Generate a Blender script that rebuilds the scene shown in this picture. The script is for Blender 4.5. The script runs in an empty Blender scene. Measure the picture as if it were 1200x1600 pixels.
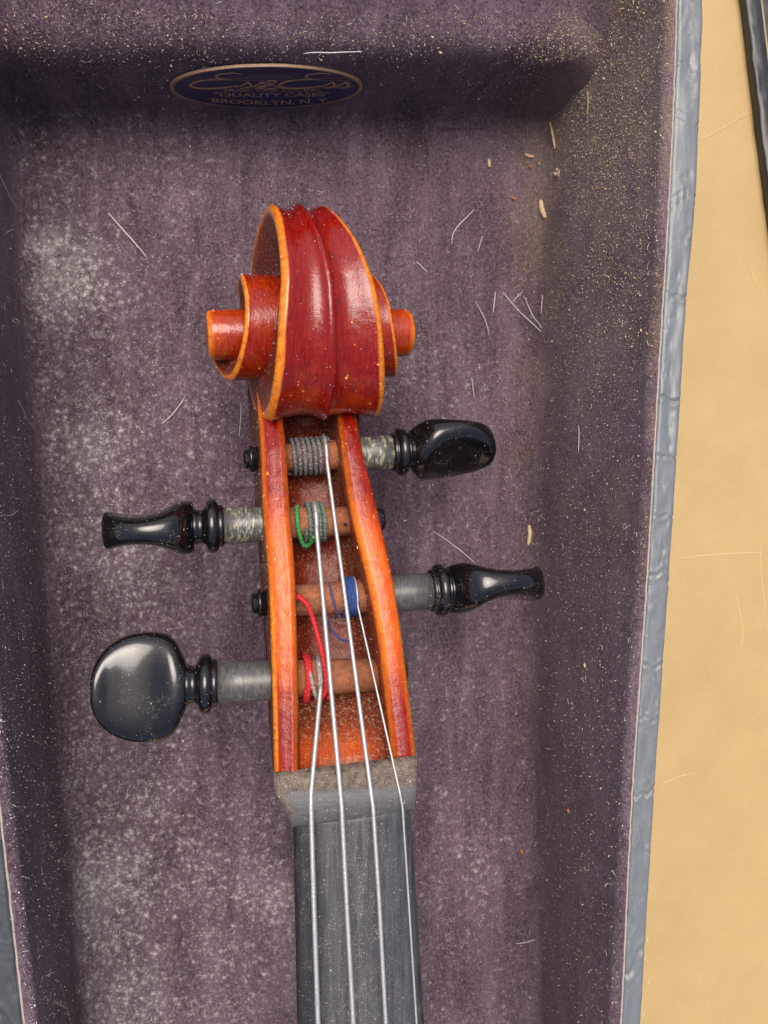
# Violin head lying in an open, dusty velvet-lined case.  Units: 1 BU = 1 cm.
import bpy, math, random
from mathutils import Vector, Matrix, noise
random.seed(7)
S = bpy.context.scene
S.unit_settings.system = 'METRIC'
S.unit_settings.scale_length = 0.01
R = math.radians
# ------------------------------------------------------------------ camera
F, D = 1202.0, 19.0            # focal length in photo pixels, camera height over the case floor
NX, NY = 400.0, 760.0          # photo pixel straight below the camera
c = Vector((NX-600, -(NY-800), -F)).normalized()
Zc = -c
Yc = (Vector((0, 1, 0)) - Zc*Zc.y).normalized()
Xc = Yc.cross(Zc)
RM = Matrix((Xc, Yc, Zc))      # camera -> world
cam_d = bpy.data.cameras.new('camera'); cam = bpy.data.objects.new('camera', cam_d)
S.collection.objects.link(cam); S.camera = cam
cam.matrix_world = Matrix.Translation((0, 0, D)) @ RM.to_4x4()
cam_d.sensor_fit = 'VERTICAL'; cam_d.sensor_height = 36; cam_d.lens = F/1600*36
cam_d.clip_start = 0.5; cam_d.clip_end = 500
cam_d.dof.use_dof = True; cam_d.dof.focus_distance = 14.2; cam_d.dof.aperture_fstop = 0.42
# ------------------------------------------------------------------ light
SUN_EL, SUN_AZ = R(71), R(-18)     # azimuth measured from +Y (top of the photo) towards +X
W = bpy.data.worlds.new("World"); S.world = W; W.use_nodes = True
nt = W.node_tree; nt.nodes.clear()
sky = nt.nodes.new('ShaderNodeTexSky'); sky.sky_type = 'NISHITA'; sky.sun_disc = False
sky.sun_elevation = SUN_EL; sky.sun_rotation = SUN_AZ
sky.air_density = 0.7; sky.dust_density = 6.0; sky.ozone_density = 0.3
bg = nt.nodes.new('ShaderNodeBackground'); bg.inputs[1].default_value = 0.15
wo = nt.nodes.new('ShaderNodeOutputWorld')
nt.links.new(sky.outputs[0], bg.inputs[0]); nt.links.new(bg.outputs[0], wo.inputs[0])
sl = bpy.data.lights.new('sun', 'SUN'); sl.energy = 1.5; sl.angle = R(40); sl.color = (1, 0.95, 0.88)
so = bpy.data.objects.new('sun', sl); S.collection.objects.link(so)
sd = Vector((math.sin(SUN_AZ)*math.cos(SUN_EL), math.cos(SUN_AZ)*math.cos(SUN_EL), math.sin(SUN_EL)))
so.rotation_euler = sd.to_track_quat('Z', 'Y').to_euler()
S.view_settings.view_transform = 'Standard'; S.view_settings.look = 'None'
S.view_settings.exposure = 0.36; S.view_settings.gamma = 1

# ------------------------------------------------------------------ helpers
def at(px, py, z):
    r = RM @ Vector((px-600, -(py-800), -F))
    return Vector((0, 0, D)) + r*((z-D)/r.z)
def lerp(a, b, t): return a+(b-a)*t
def keyed(keys, x):
    if x <= keys[0][0]:
        a, b = keys[0], keys[1]; return a[1]+(b[1]-a[1])*(x-a[0])/(b[0]-a[0])
    for a, b in zip(keys, keys[1:]):
        if x <= b[0]:
            return a[1]+(b[1]-a[1])*(x-a[0])/(b[0]-a[0])
    a, b = keys[-2], keys[-1]; return a[1]+(b[1]-a[1])*(x-a[0])/(b[0]-a[0])
def smoothkey(keys, x):
    """Catmull-Rom through the keys"""
    n = len(keys)
    if x <= keys[0][0] or x >= keys[-1][0]: return keyed(keys, x)
    for i in range(n-1):
        if x <= keys[i+1][0]: break
    p1, p2 = keys[i], keys[i+1]; p0 = keys[max(i-1, 0)]; p3 = keys[min(i+2, n-1)]
    h = p2[0]-p1[0]; t = (x-p1[0])/h
    m1 = (p2[1]-p0[1])/(p2[0]-p0[0])*h; m2 = (p3[1]-p1[1])/(p3[0]-p1[0])*h
    return (2*t**3-3*t*t+1)*p1[1]+(t**3-2*t*t+t)*m1+(-2*t**3+3*t*t)*p2[1]+(t**3-t*t)*m2
def nz(x, y, z, s=1): return noise.noise(Vector((x*s, y*s, z*s)))
def sm(a, b, x):
    t = max(0, min(1, (x-a)/(b-a))); return t*t*(3-2*t)

def mesh_obj(name, verts, faces, mat, parent=None, smooth=True, attr=None, mats=None, fm=None):
    me = bpy.data.meshes.new(name); me.from_pydata([tuple(v) for v in verts], [], faces)
    me.materials.append(mat)
    for m in (mats or []): me.materials.append(m)
    if fm: me.polygons.foreach_set('material_index', fm)
    if smooth: me.polygons.foreach_set('use_smooth', [True]*len(me.polygons))
    if attr:
        a = me.color_attributes.new('wear_shade', 'FLOAT_COLOR', 'POINT')  # wear and dust; for the fingerboard also painted string shadows
        a.data.foreach_set('color', [q for t in attr for q in (t[0], t[1], t[2], 1.0)])
    me.update()
    o = bpy.data.objects.new(name, me); S.collection.objects.link(o)
    if parent: o.parent = parent
    return o
def fix_normals(o):
    import bmesh
    bm = bmesh.new(); bm.from_mesh(o.data); bmesh.ops.recalc_face_normals(bm, faces=bm.faces); bm.to_mesh(o.data); bm.free()
def thing(name, label, cat, group=None, loc=(0, 0, 0)):
    o = bpy.data.objects.new(name, None); S.collection.objects.link(o); o.empty_display_size = 0.5
    o.location = loc; o['label'] = label; o['category'] = cat
    if group: o['group'] = group
    return o
def tag(o, label, cat, group=None):
    o['label'] = label; o['category'] = cat
    if group: o['group'] = group
    return o
def grid(rows, closed=False, base=0):
    f = []; n = len(rows[0])
    for i in range(len(rows)-1):
        for j in range(n if closed else n-1):
            k = (j+1) % n
            f.append((base+i*n+j, base+i*n+k, base+(i+1)*n+k, base+(i+1)*n+j))
    return f
def tube(path, r, n=10, cap=True):
    """verts, faces of a tube along path; r is a number or list"""
    P = [Vector(p) for p in path]; m = len(P)
    if not isinstance(r, (list, tuple)): r = [r]*m
    V, Fc = [], []
    t = (P[1]-P[0]).normalized(); a = t.orthogonal().normalized()
    for i in range(m):
        t2 = (P[min(i+1, m-1)]-P[max(i-1, 0)])
        if t2.length > 1e-9: t = t2.normalized()
        a = (a-t*a.dot(t)).normalized(); b = t.cross(a)
        for k in range(n):
            w = 2*math.pi*k/n; V.append(P[i]+(a*math.cos(w)+b*math.sin(w))*r[i])
    for i in range(m-1):
        for k in range(n):
            q = (k+1) % n; Fc.append((i*n+k, i*n+q, (i+1)*n+q, (i+1)*n+k))
    if cap: Fc.append(tuple(range(n))[::-1]); Fc.append(tuple(range((m-1)*n, m*n)))
    return V, Fc
def merge(parts):
    V, Fc = [], []
    for v, f in parts:
        b = len(V); V += list(v); Fc += [tuple(i+b for i in q) for q in f]
    return V, Fc
def spline(pts, sub=10):
    P = [Vector(p) for p in pts]; out = []; n = len(P)
    for i in range(n-1):
        p0, p1, p2, p3 = P[max(i-1, 0)], P[i], P[i+1], P[min(i+2, n-1)]
        for k in range(sub):
            t = k/sub
            out.append(0.5*((2*p1)+(p2-p0)*t+(2*p0-5*p1+4*p2-p3)*t*t+(3*p1-p0-3*p2+p3)*t**3))
    out.append(P[-1]); return out

# ------------------------------------------------------------------ materials
class M:
    def __init__(s, name):
        s.m = bpy.data.materials.new(name); s.m.use_nodes = True
        s.t = s.m.node_tree; s.t.nodes.clear()
        s.out = s.t.nodes.new('ShaderNodeOutputMaterial'); s.p = s.t.nodes.new('ShaderNodeBsdfPrincipled')
        s.t.links.new(s.p.outputs[0], s.out.inputs[0])
        s.co = s.t.nodes.new('ShaderNodeTexCoord').outputs['Object']
    def link(s, a, b): s.t.links.new(a, b)
    def set(s, **k):
        for n, v in k.items():
            i = s.p.inputs[n.replace('_', ' ')]
            if hasattr(v, 'is_linked') or hasattr(v, 'links'): s.link(v, i)
            else: i.default_value = (*v, 1) if isinstance(v, tuple) and len(v) == 3 and i.type == 'RGBA' else v
        return s
    def mapping(s, scale=(1, 1, 1), rot=(0, 0, 0)):
        n = s.t.nodes.new('ShaderNodeMapping'); n.inputs['Scale'].default_value = scale; n.inputs['Rotation'].default_value = rot
        s.link(s.co, n.inputs[0]); return n.outputs[0]
    def noise(s, scale, detail=4, rough=0.55, vec=None, dist=0):
        n = s.t.nodes.new('ShaderNodeTexNoise'); n.inputs['Scale'].default_value = scale
        n.inputs['Detail'].default_value = detail; n.inputs['Roughness'].default_value = rough
        n.inputs['Distortion'].default_value = dist
        s.link(vec or s.co, n.inputs['Vector']); return n.outputs[0]
    def vor(s, scale, feat='F1', vec=None, rand=1):
        n = s.t.nodes.new('ShaderNodeTexVoronoi'); n.feature = feat; n.inputs['Scale'].default_value = scale
        n.inputs['Randomness'].default_value = rand
        s.link(vec or s.co, n.inputs['Vector']); return n.outputs[0]
    def ramp(s, x, *st):
        n = s.t.nodes.new('ShaderNodeValToRGB'); e = n.color_ramp.elements
        while len(e) < len(st): e.new(0.5)
        for q, (p, col) in zip(e, st):
            q.position = p; q.color = (col, col, col, 1) if not isinstance(col, tuple) else (*col, 1)
        s.link(x, n.inputs[0]); return n.outputs[0]
    def math(s, op, a, b=0.0, clamp=False):
        n = s.t.nodes.new('ShaderNodeMath'); n.operation = op; n.use_clamp = clamp
        for i, v in ((0, a), (1, b)):
            if hasattr(v, 'links'): s.link(v, n.inputs[i])
            else: n.inputs[i].default_value = v
        return n.outputs[0]
    def mix(s, f, a, b):
        n = s.t.nodes.new('ShaderNodeMix'); n.data_type = 'RGBA'
        for i, v in ((0, f), (6, a), (7, b)):
            if hasattr(v, 'links'): s.link(v, n.inputs[i])
            else: n.inputs[i].default_value = (*v, 1) if isinstance(v, tuple) else v
        return n.outputs[2]
    def sep(s, v):
        n = s.t.nodes.new('ShaderNodeSeparateXYZ'); s.link(v, n.inputs[0]); return n.outputs
    def attr(s, name='wear_shade'):
        n = s.t.nodes.new('ShaderNodeAttribute'); n.attribute_name = name
        k = s.t.nodes.new('ShaderNodeSeparateColor'); s.link(n.outputs['Color'], k.inputs[0]); return k.outputs
    def bump(s, h, strength=0.5, dist=0.02, coat=False):
        n = s.t.nodes.new('ShaderNodeBump'); n.inputs['Strength'].default_value = strength; n.inputs['Distance'].default_value = dist
        s.link(h, n.inputs['Height']); s.link(n.outputs[0], s.p.inputs['Normal'])
        if coat: s.link(n.outputs[0], s.p.inputs['Coat Normal'])
        return s

def velvet():
    m = M('velvet')
    x, y, z = m.sep(m.co)[:3]
    big = m.noise(0.45, 4, 0.55, m.mapping((1.5, .8, 1))); mid = m.noise(2.6, 5, 0.65); fine = m.noise(22, 3, 0.7)
    nap = m.noise(19, 3, 0.75, m.mapping((1, 0.55, 1)))
    col = m.mix(m.ramp(mid, (0.3, 0.0), (0.72, 1.0)), m.mix(m.ramp(big, (.35, 0.0), (.68, 1.0)), (0.040, 0.019, 0.031), (0.086, 0.050, 0.078)), m.mix(m.ramp(big, (.35, 0.0), (.68, 1.0)), (0.084, 0.046, 0.068), (0.185, 0.122, 0.168)))
    col = m.mix(m.math('MULTIPLY', m.ramp(nap, (0.35, 0.0), (0.7, 1.0)), 0.65), col, (0.19, 0.145, 0.165))
    fleck = m.noise(14, 4, 0.85, m.mapping((1, 0.7, 1)))
    col = m.mix(m.math('MULTIPLY', m.ramp(fleck, (0.50, 0.0), (0.68, 1.0)), 0.60), col, (0.32, 0.245, 0.285))
    col = m.mix(m.math('MULTIPLY', m.ramp(m.noise(16, 3, 0.8), (0.34, 1.0), (0.50, 0.0)), 0.8), col, (0.022, 0.012, 0.016))
    brush = m.noise(0.8, 5, 0.65, m.mapping((2.2, 0.35, 0.6)), 0.8)
    col = m.mix(m.math('MULTIPLY', m.ramp(brush, (0.50, 0.0), (0.66, 1.0)), 0.42), col, (0.030, 0.017, 0.023))
    col = m.mix(m.math('MULTIPLY', m.ramp(brush, (0.34, 1.0), (0.46, 0.0)), 0.22), col, (0.26, 0.20, 0.235))
    # powdery lint clumps caught in the pile, thick on the left of the floor
    n = m.t.nodes.new('ShaderNodeMapRange'); m.link(x, n.inputs[0])
    n.inputs[1].default_value = -6.0; n.inputs[2].default_value = 3.0; n.inputs[3].default_value = 0.16; n.inputs[4].default_value = -0.04
    n2 = m.t.nodes.new('ShaderNodeMapRange'); m.link(y, n2.inputs[0])
    n2.inputs[1].default_value = 8.0; n2.inputs[2].default_value = -10.0; n2.inputs[3].default_value = -0.04; n2.inputs[4].default_value = 0.09
    floor = m.t.nodes.new('ShaderNodeMapRange'); m.link(z, floor.inputs[0])
    floor.inputs[1].default_value = 0.15; floor.inputs[2].default_value = 0.5; floor.inputs[3].default_value = 1; floor.inputs[4].default_value = 0.0
    clump = m.noise(5.5, 4, 0.62)
    cl = m.math('ADD', clump, m.math('ADD', n.outputs[0], n2.outputs[0]))
    cl = m.math('ADD', cl, m.math('MULTIPLY', m.math('SUBTRACT', big, 0.5), 0.45))
    spots = None
    for (sx, sy, sr, sg) in ((88, 425, .75, .34), (60, 380, .35, .2), (155, 1400, .85, .30), (120, 690, .8, .18), (175, 1560, .9, .22), (650, 560, 1.3, .10), (415, 1400, .45, .22), (190, 860, .9, .14)):
        w = at(sx, sy, 0); n_ = m.t.nodes.new('ShaderNodeVectorMath'); n_.operation = 'DISTANCE'; m.link(m.co, n_.inputs[0]); n_.inputs[1].default_value = w
        v_ = m.math('MULTIPLY', m.ramp(m.math('DIVIDE', n_.outputs['Value'], sr*2.0), (0.1, 1.0), (1.0, 0.0)), sg)
        spots = v_ if spots is None else m.math('ADD', spots, v_)
    cl = m.math('ADD', cl, m.math('SUBTRACT', m.math('MULTIPLY', spots, m.ramp(m.noise(3.5, 4, .7), (.36, .2), (.58, 1.0))), .03))
    dots = m.ramp(m.vor(6.5, vec=m.mapping((1, .85, 1))), (0.05, 1.0), (0.55, 0.0)); dots2 = m.ramp(m.vor(11.0, vec=m.mapping((1.1, 1, 1))), (0.05, 1.0), (0.5, 0.0))
    dd = m.math('MULTIPLY', m.math('MAXIMUM', dots, dots2), m.ramp(m.noise(9, 3, .6), (.42, 0.1), (.62, 1.0)))
    cm = m.math('MULTIPLY', m.ramp(cl, (0.50, 0.0), (0.88, 1.0)), m.math('MULTIPLY', floor.outputs[0], m.math('MULTIPLY', m.math('ADD', m.math('MULTIPLY', dd, 1.9), m.math('ADD', m.math('MULTIPLY', spots, .9), 0.07)), m.ramp(m.noise(15, 3, .8), (.36, .45), (.60, 1.0)))), True)
    col = m.mix(cm, col, (0.66, 0.60, 0.56))
    # golden rosin and wood dust filmed over the right wall and its corner
    g = m.t.nodes.new('ShaderNodeMapRange'); m.link(x, g.inputs[0])
    g.inputs[1].default_value = 5.9; g.inputs[2].default_value = 7.6; g.inputs[3].default_value = 0.0; g.inputs[4].default_value = 1.0
    g2 = m.t.nodes.new('ShaderNodeMapRange'); m.link(y, g2.inputs[0])
    g2.inputs[1].default_value = -7.0; g2.inputs[2].default_value = 8.0; g2.inputs[3].default_value = -.06; g2.inputs[4].default_value = 0.10
    gm = m.math('ADD', m.noise(30, 4, 0.8), m.math('ADD', g2.outputs[0], m.math('MULTIPLY', m.math('SUBTRACT', m.noise(0.8, 4, .6), .5), .5)))
    col = m.mix(m.math('MULTIPLY', m.math('MULTIPLY', g.outputs[0], m.ramp(gm, (0.50, 0.0), (0.68, 1.0))), .42), col, (0.34, 0.26, 0.13))
    m.set(Base_Color=col, Roughness=1.0, Sheen_Weight=0.20, Sheen_Roughness=0.45, Sheen_Tint=(1.0, 0.80, 0.88), Specular_IOR_Level=0.1)
    m.bump(m.math('ADD', m.math('MULTIPLY', nap, 0.5), m.math('ADD', fine, m.math('MULTIPLY', mid, 0.8))), 0.9, 0.06)
    return m.m
def varnish(name='varnish', coat=.65, cr=.17):
    m = M(name)
    a = m.attr(); grain = m.noise(4, 5, 0.6, m.mapping((7, 0.9, 2)), 0.4); mot = m.noise(3.2, 5, 0.62); sp = m.noise(26, 3, 0.65)
    red = m.mix(m.ramp(grain, (0.3, 0.0), (0.75, 1.0)), (0.13, 0.002, 0.0015), (0.30, 0.008, 0.002))
    org = m.mix(m.ramp(grain, (0.3, 0.0), (0.72, 1.0)), (0.55, 0.050, 0.002), (0.80, 0.165, 0.008))
    f = m.math('ADD', a[0], m.math('MULTIPLY', m.math('SUBTRACT', mot, 0.5), 0.55), True)
    col = m.mix(f, red, org)
    e = m.math('MULTIPLY', a[1], m.ramp(m.noise(9, 4, 0.7), (0.33, 0.25), (0.55, 1.0)), True)
    col = m.mix(e, col, m.mix(sp, (0.72, 0.15, 0.005), (0.90, 0.36, 0.03)))
    chip = m.ramp(m.noise(6.5, 4, 0.55), (0.70, 0.0), (0.72, 1.0))
    col = m.mix(chip, col, (0.85, 0.42, 0.07))
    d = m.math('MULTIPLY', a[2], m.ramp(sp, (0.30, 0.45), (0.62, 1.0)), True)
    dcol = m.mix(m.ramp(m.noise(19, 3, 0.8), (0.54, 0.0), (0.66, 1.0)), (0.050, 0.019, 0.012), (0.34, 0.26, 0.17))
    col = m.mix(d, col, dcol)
    ro = m.math('ADD', m.math('MULTIPLY', d, 0.5), 0.26)
    cw = m.math('SUBTRACT', 1.0, m.math('MULTIPLY', d, 1.1), True)
    m.set(Base_Color=col, Roughness=ro, Coat_Weight=m.math('MULTIPLY', cw, coat), Coat_Roughness=m.math('MULTIPLY', sp, cr), Coat_IOR=1.47, Specular_IOR_Level=0.05)
    m.bump(m.math('ADD', m.math('MULTIPLY', sp, 0.35), m.math('ADD', m.noise(7, 3, 0.5), m.math('MULTIPLY', grain, 0.4))), 0.28, 0.035, True)
    return m.m
def bare_wood():      # stained dusty maple inside the pegbox and on the peg shafts
    m = M('worn_maple'); n1 = m.noise(9, 5, 0.7); n2 = m.noise(50, 3, 0.7, m.mapping((0.35, 1, 1)))
    col = m.mix(m.ramp(n1, (0.3, 0.0), (0.7, 1.0)), (0.13, 0.045, 0.022), (0.44, 0.125, 0.042))
    col = m.mix(m.math('MULTIPLY', m.ramp(n2, (0.42, 0.0), (0.68, 1.0)), 0.55), col, (0.34, 0.22, 0.15))
    m.set(Base_Color=col, Roughness=0.75, Specular_IOR_Level=0.25).bump(n2, 0.5, 0.03); return m.m
def ebony(name='ebony', dusty=0.5, rough=0.1):
    m = M(name); n1 = m.noise(38, 3, 0.75); n2 = m.noise(2.5, 4, 0.6)
    dm = m.math('MULTIPLY', m.ramp(m.math('ADD', n1, m.math('MULTIPLY', m.math('SUBTRACT', n2, 0.5), 0.6)), (0.64, 0.0), (0.74, 1.0)), dusty)
    sc = m.noise(10, 3, 0.6, m.mapping((1, 6, 1), (0.2, 0.1, 0.7)))
    m.set(Base_Color=m.mix(dm, (0.006, 0.0055, 0.006), (0.30, 0.26, 0.20)), Roughness=m.math('ADD', m.math('MULTIPLY', dm, 0.6), m.math('MULTIPLY', sc, 0.13)),
          Specular_IOR_Level=0.65)
    m.bump(m.math('ADD', m.math('MULTIPLY', n1, 0.4), n2), 0.08, 0.02); return m.m
def shaft_mat(name, chalk):
    m = M(name)
    ring = m.noise(55, 2, 0.7, m.mapping((1, 0.12, 0.12))); n2 = m.noise(9, 5, 0.75, m.mapping((1.6, 0.5, 0.5)))
    col = m.mix(m.ramp(ring, (0.35, 0.0), (0.7, 1.0)), (0.040, 0.039, 0.038), (0.105, 0.10, 0.098))
    col = m.mix(m.math('MULTIPLY', m.ramp(n2, (0.50, 0.0), (0.66, 1.0)), chalk), col, (0.52, 0.49, 0.30))
    m.set(Base_Color=col, Roughness=0.34, Specular_IOR_Level=0.7).bump(ring, 0.22, 0.02); return m.m
def fingerboard_mat():
    m = M('fingerboard_ebony'); a = m.attr(); st = m.noise(6, 5, 0.65, m.mapping((3.2, 0.12, 1))); sp = m.noise(48, 2, 0.75); n2 = m.noise(3.5, 4, 0.6)
    col = m.mix(m.ramp(st, (0.35, 0.0), (0.72, 1.0)), m.mix(a[0], (0.008, 0.008, 0.009), (0.030, 0.030, 0.034)), m.mix(a[0], (0.022, 0.022, 0.024), (0.092, 0.092, 0.098)))  # first channel: dark left strip and painted string shadows
    dm = m.ramp(m.math('ADD', sp, m.math('MULTIPLY', m.math('SUBTRACT', n2, 0.5), 0.30)), (0.60, 0.0), (0.72, 0.8))
    dm = m.math('MULTIPLY', dm, m.math('ADD', a[1], .25))
    col = m.mix(dm, col, (0.52, 0.47, 0.36))
    m.set(Base_Color=col, Roughness=m.math('ADD', m.math('MULTIPLY', st, 0.25), 0.28), Specular_IOR_Level=0.8).bump(m.math('ADD', sp, m.math('MULTIPLY', st, .3)), 0.12, 0.02); return m.m
def nut_mat():
    m = M('nut_ebony'); a = m.attr(); n1 = m.noise(40, 3, 0.75); n2 = m.noise(8, 4, 0.6, m.mapping((0.4, 3, 1)))
    col = m.mix(n2, (0.065, 0.065, 0.068), (0.17, 0.17, 0.175))
    dcol = m.mix(m.ramp(m.noise(70, 2, 0.7), (0.50, 0.0), (0.74, 1.0)), m.mix(m.ramp(m.noise(9, 5, .7), (.36, 0.0), (.64, 1.0)), (0.022, 0.017, 0.015), (0.17, 0.125, 0.09)), (0.36, 0.30, 0.22))
    col = m.mix(a[2], col, dcol)
    m.set(Base_Color=col, Roughness=0.6, Specular_IOR_Level=0.4).bump(n1, 0.4, 0.02); return m.m
def vinyl(name, base, hi, dust=.6):
    m = M(name); n1 = m.noise(5, 5, 0.6); n2 = m.noise(30, 3, 0.6); d = m.noise(14, 5, 0.75)
    col = m.mix(n1, base, hi)
    col = m.mix(m.math('MULTIPLY', m.ramp(d, (0.60, 0.0), (0.76, 1.0)), dust), col, (0.50, 0.48, 0.38))
    m.set(Base_Color=col, Roughness=0.38, Specular_IOR_Level=0.6)
    v = m.vor(2.2, 'DISTANCE_TO_EDGE', m.mapping((2.6, 1, 1)))
    m.bump(m.math('ADD', m.math('ADD', m.math('MULTIPLY', n2, 0.35), m.math('MULTIPLY', m.noise(11, 4, .7, m.mapping((1, .5, 1)), .8), .8)), m.math('MULTIPLY', m.ramp(v, (0.0, 0.0), (0.05, 1.0)), 0.15)), 0.3, 0.02); return m.m
def cardboard():
    m = M('cardboard'); n1 = m.noise(0.5, 6, 0.65); n2 = m.noise(20, 4, 0.7, m.mapping((1.0, 0.35, 1))); n3 = m.noise(3, 5, 0.7, m.mapping((1, 0.6, 1)))
    col = m.mix(m.ramp(n1, (0.2, 0.0), (0.8, 1.0)), (0.34, 0.220, 0.085), (0.45, 0.315, 0.135))
    col = m.mix(m.math('MULTIPLY', n2, 0.6), col, (0.52, 0.375, 0.18))
    col = m.mix(m.math('MULTIPLY', m.ramp(n3, (0.52, 0.0), (0.75, 1.0)), 0.15), col, (0.42, 0.29, 0.13))
    m.set(Base_Color=col, Roughness=0.62, Specular_IOR_Level=0.35).bump(m.math('ADD', n2, n3), 0.12, 0.03); return m.m
def silver(name='string_wire', rib=60):
    m = M(name); w = m.noise(70, 2, 0.6, m.mapping((0.15, 1, 0.15)))
    m.set(Base_Color=m.mix(w, (0.33, 0.33, 0.32), (0.72, 0.71, 0.68)), Metallic=0.6, Roughness=0.35).bump(w, 0.5, 0.02); return m.m
def silk(name, c1, c2, rough=0.7):
    m = M(name); w = m.noise(30, 3, 0.7)
    m.set(Base_Color=m.mix(m.ramp(w, (0.35, 0.0), (0.65, 1.0)), c1, c2), Roughness=rough, Specular_IOR_Level=0.3).bump(w, 0.7, 0.03); return m.m
def plain(name, col, rough=0.6, metal=0.0, var=0.25):
    m = M(name); w = m.noise(18, 4, 0.65)
    m.set(Base_Color=m.mix(w, tuple(q*(1-var) for q in col), tuple(min(1, q*(1+var)) for q in col)), Roughness=rough, Metallic=metal).bump(w, 0.3, 0.02); return m.m
VELVET, VARN, MAPLE = velvet(), varnish(), bare_wood(); VARNS = varnish('glossy_varnish', 1.0, .10)
EBONY, FB, NUT = ebony(), fingerboard_mat(), nut_mat()
SHAFT1, SHAFT2 = shaft_mat('chalky_peg_shaft', 0.85), shaft_mat('dark_peg_shaft', 0.12)
VINYL = vinyl('rim_vinyl_sky_lit', (0.115, 0.130, 0.140), (0.16, 0.178, 0.188)); BVINYL = vinyl('black_vinyl', (0.010, 0.011, 0.012), (0.020, 0.022, 0.024), .05); DVINYL = vinyl('rim_vinyl_shaded', (0.035, 0.041, 0.045), (0.06, 0.068, 0.073), .3)  # one rim vinyl in two tones: sky reflection painted paler right, darker left
CARD, SILVER = cardboard(), silver()

# ================================================================== CASE
H = 5.4
case = thing('violin_case', 'open violin case with dusty purple velvet lining and grey vinyl rim around the violin head', 'violin case')
LJ = [(-400, -10), (178, 18), (700, 62), (1200, 102), (1600, 137), (2300, 200)]     # floor/wall corner, left (photo row, column)
RJ = [(-400, 862), (178, 852), (600, 838), (1100, 825), (1600, 838), (2300, 850)]
RT = [(-700, 1062), (0, 1057), (167, 1052), (333, 1044), (600, 1028), (900, 1011), (1250, 987), (1600, 970), (2300, 925)]
LT = [(-700, -215), (0, -140), (700, -64), (1280, 2), (1600, 38), (2300, 115)]
def line_at(keys, z, Y):
    """x on plane z where the traced line crosses world row Y"""
    lo, hi = -700, 2400
    for _ in range(40):
        md = (lo+hi)/2
        if at(smoothkey(keys, md), md, z).y > Y: lo = md
        else: hi = md
    return at(smoothkey(keys, lo), lo, z).x
_a, _b = at(20, 184, 0), at(850, 178, 0)
ESL = (_b.y-_a.y)/(_b.x-_a.x)
def TOPY(x): return _a.y+ESL*(x-_a.x)
Ylow = -15.0
Ys = [Ylow+(12.4-Ylow)*i/150 for i in range(151)]
LF = {Y: line_at(LJ, 0, Y) for Y in Ys}; RF = {Y: line_at(RJ, 0, Y) for Y in Ys}
LR = {Y: line_at(LT, H, Y) for Y in Ys}; RR = {Y: line_at(RT, H, Y) for Y in Ys}
rows = []; nfx = 90
for Y in Ys:
    rows.append([Vector((lerp(LF[Y]-.3, RF[Y]+.3, j/nfx), Y, 0.03*nz(lerp(LF[Y], RF[Y], j/nfx), Y, 0, 0.8)+0.012*nz(j*.3, Y*2, 3))) for j in range(nfx+1)])
rows = [r for r in rows if r[0].y < max(TOPY(-6), TOPY(8))+0.6]
mesh_obj('floor_lining', [v for r in rows for v in r], grid(rows), VELVET, case)
def side_wall(f, t, sgn):
    rows = []
    for Y in Ys:
        fx, tx = f[Y], t[Y]; r = []
        lip = 0.17
        for k in range(6):      # fillet from the floor
            a = k/5*math.pi/2
            r.append((fx-sgn*0.50+sgn*0.50*math.sin(a), 0.50-0.50*math.cos(a)+0.015))
        for k in range(1, 22):
            q = k/22; r.append((lerp(fx, tx-sgn*lip, q)+sgn*0.02, lerp(0.5, H-0.2, q)))
        for k in range(7):      # velvet rolled over the top edge
            a = k/6*math.pi/2
            r.append((tx-sgn*lip*math.cos(a), H-0.2+0.2*math.sin(a)))
        r.append((tx+sgn*0.05, H-0.03))
        rows.append([Vector((x+0.03*nz(Y*.6, z*.7, sgn*5)+0.012*nz(Y*3, z*3, 8), Y+0.0*z, z)) for x, z in r])
    return mesh_obj('side_lining', [v for r in rows for v in r], grid(rows), VELVET, case)
side_wall(LF, LR, -1); side_wall(RF, RR, 1)
prof = [(-.35, .014), (-.2, .03), (-.1, .08), (-.03, .18), (0, .32)]+[(0.0, .32+2.0*k/12) for k in range(1, 13)]
prof += [(.03, 2.55), (.09, 2.72), (.18, 2.85), (.30, 2.95), (.46, 3.03), (.65, 3.09), (.8, 3.12), (1.1, 3.15), (1.4, 3.2), (1.7, 3.4), (1.8, 3.9), (1.85, 4.6), (1.95, 5.3), (2.2, 5.4)]
rows = []
for j in range(131):
    q = j/130; row = []
    for dy, z in prof:
        xl = line_at(LJ, 0, 9)-1.2; xr = lerp(RF[Ys[-20]], RR[Ys[-20]], min(1, z/H))+0.14
        x = lerp(xl, xr, q)
        bow = 1.1*sm(xr-1.1, xr+.1, x)**2     # the wall turns towards us in the right corner
        row.append(Vector((x, TOPY(x)+dy-bow*(0.4)+0.05*nz(x*.5, z*.6, 2)+0.014*nz(x*3, z*3, 4), z+0.06*nz(x*.5, z*.5, 6)+0.75*sm(.3, 1.0, dy)*sm(xr-1.1, xr, x)**1.5)))
    rows.append(row)
mesh_obj('end_lining', [v for r in rows for v in r], grid(rows), VELVET, case)
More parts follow.
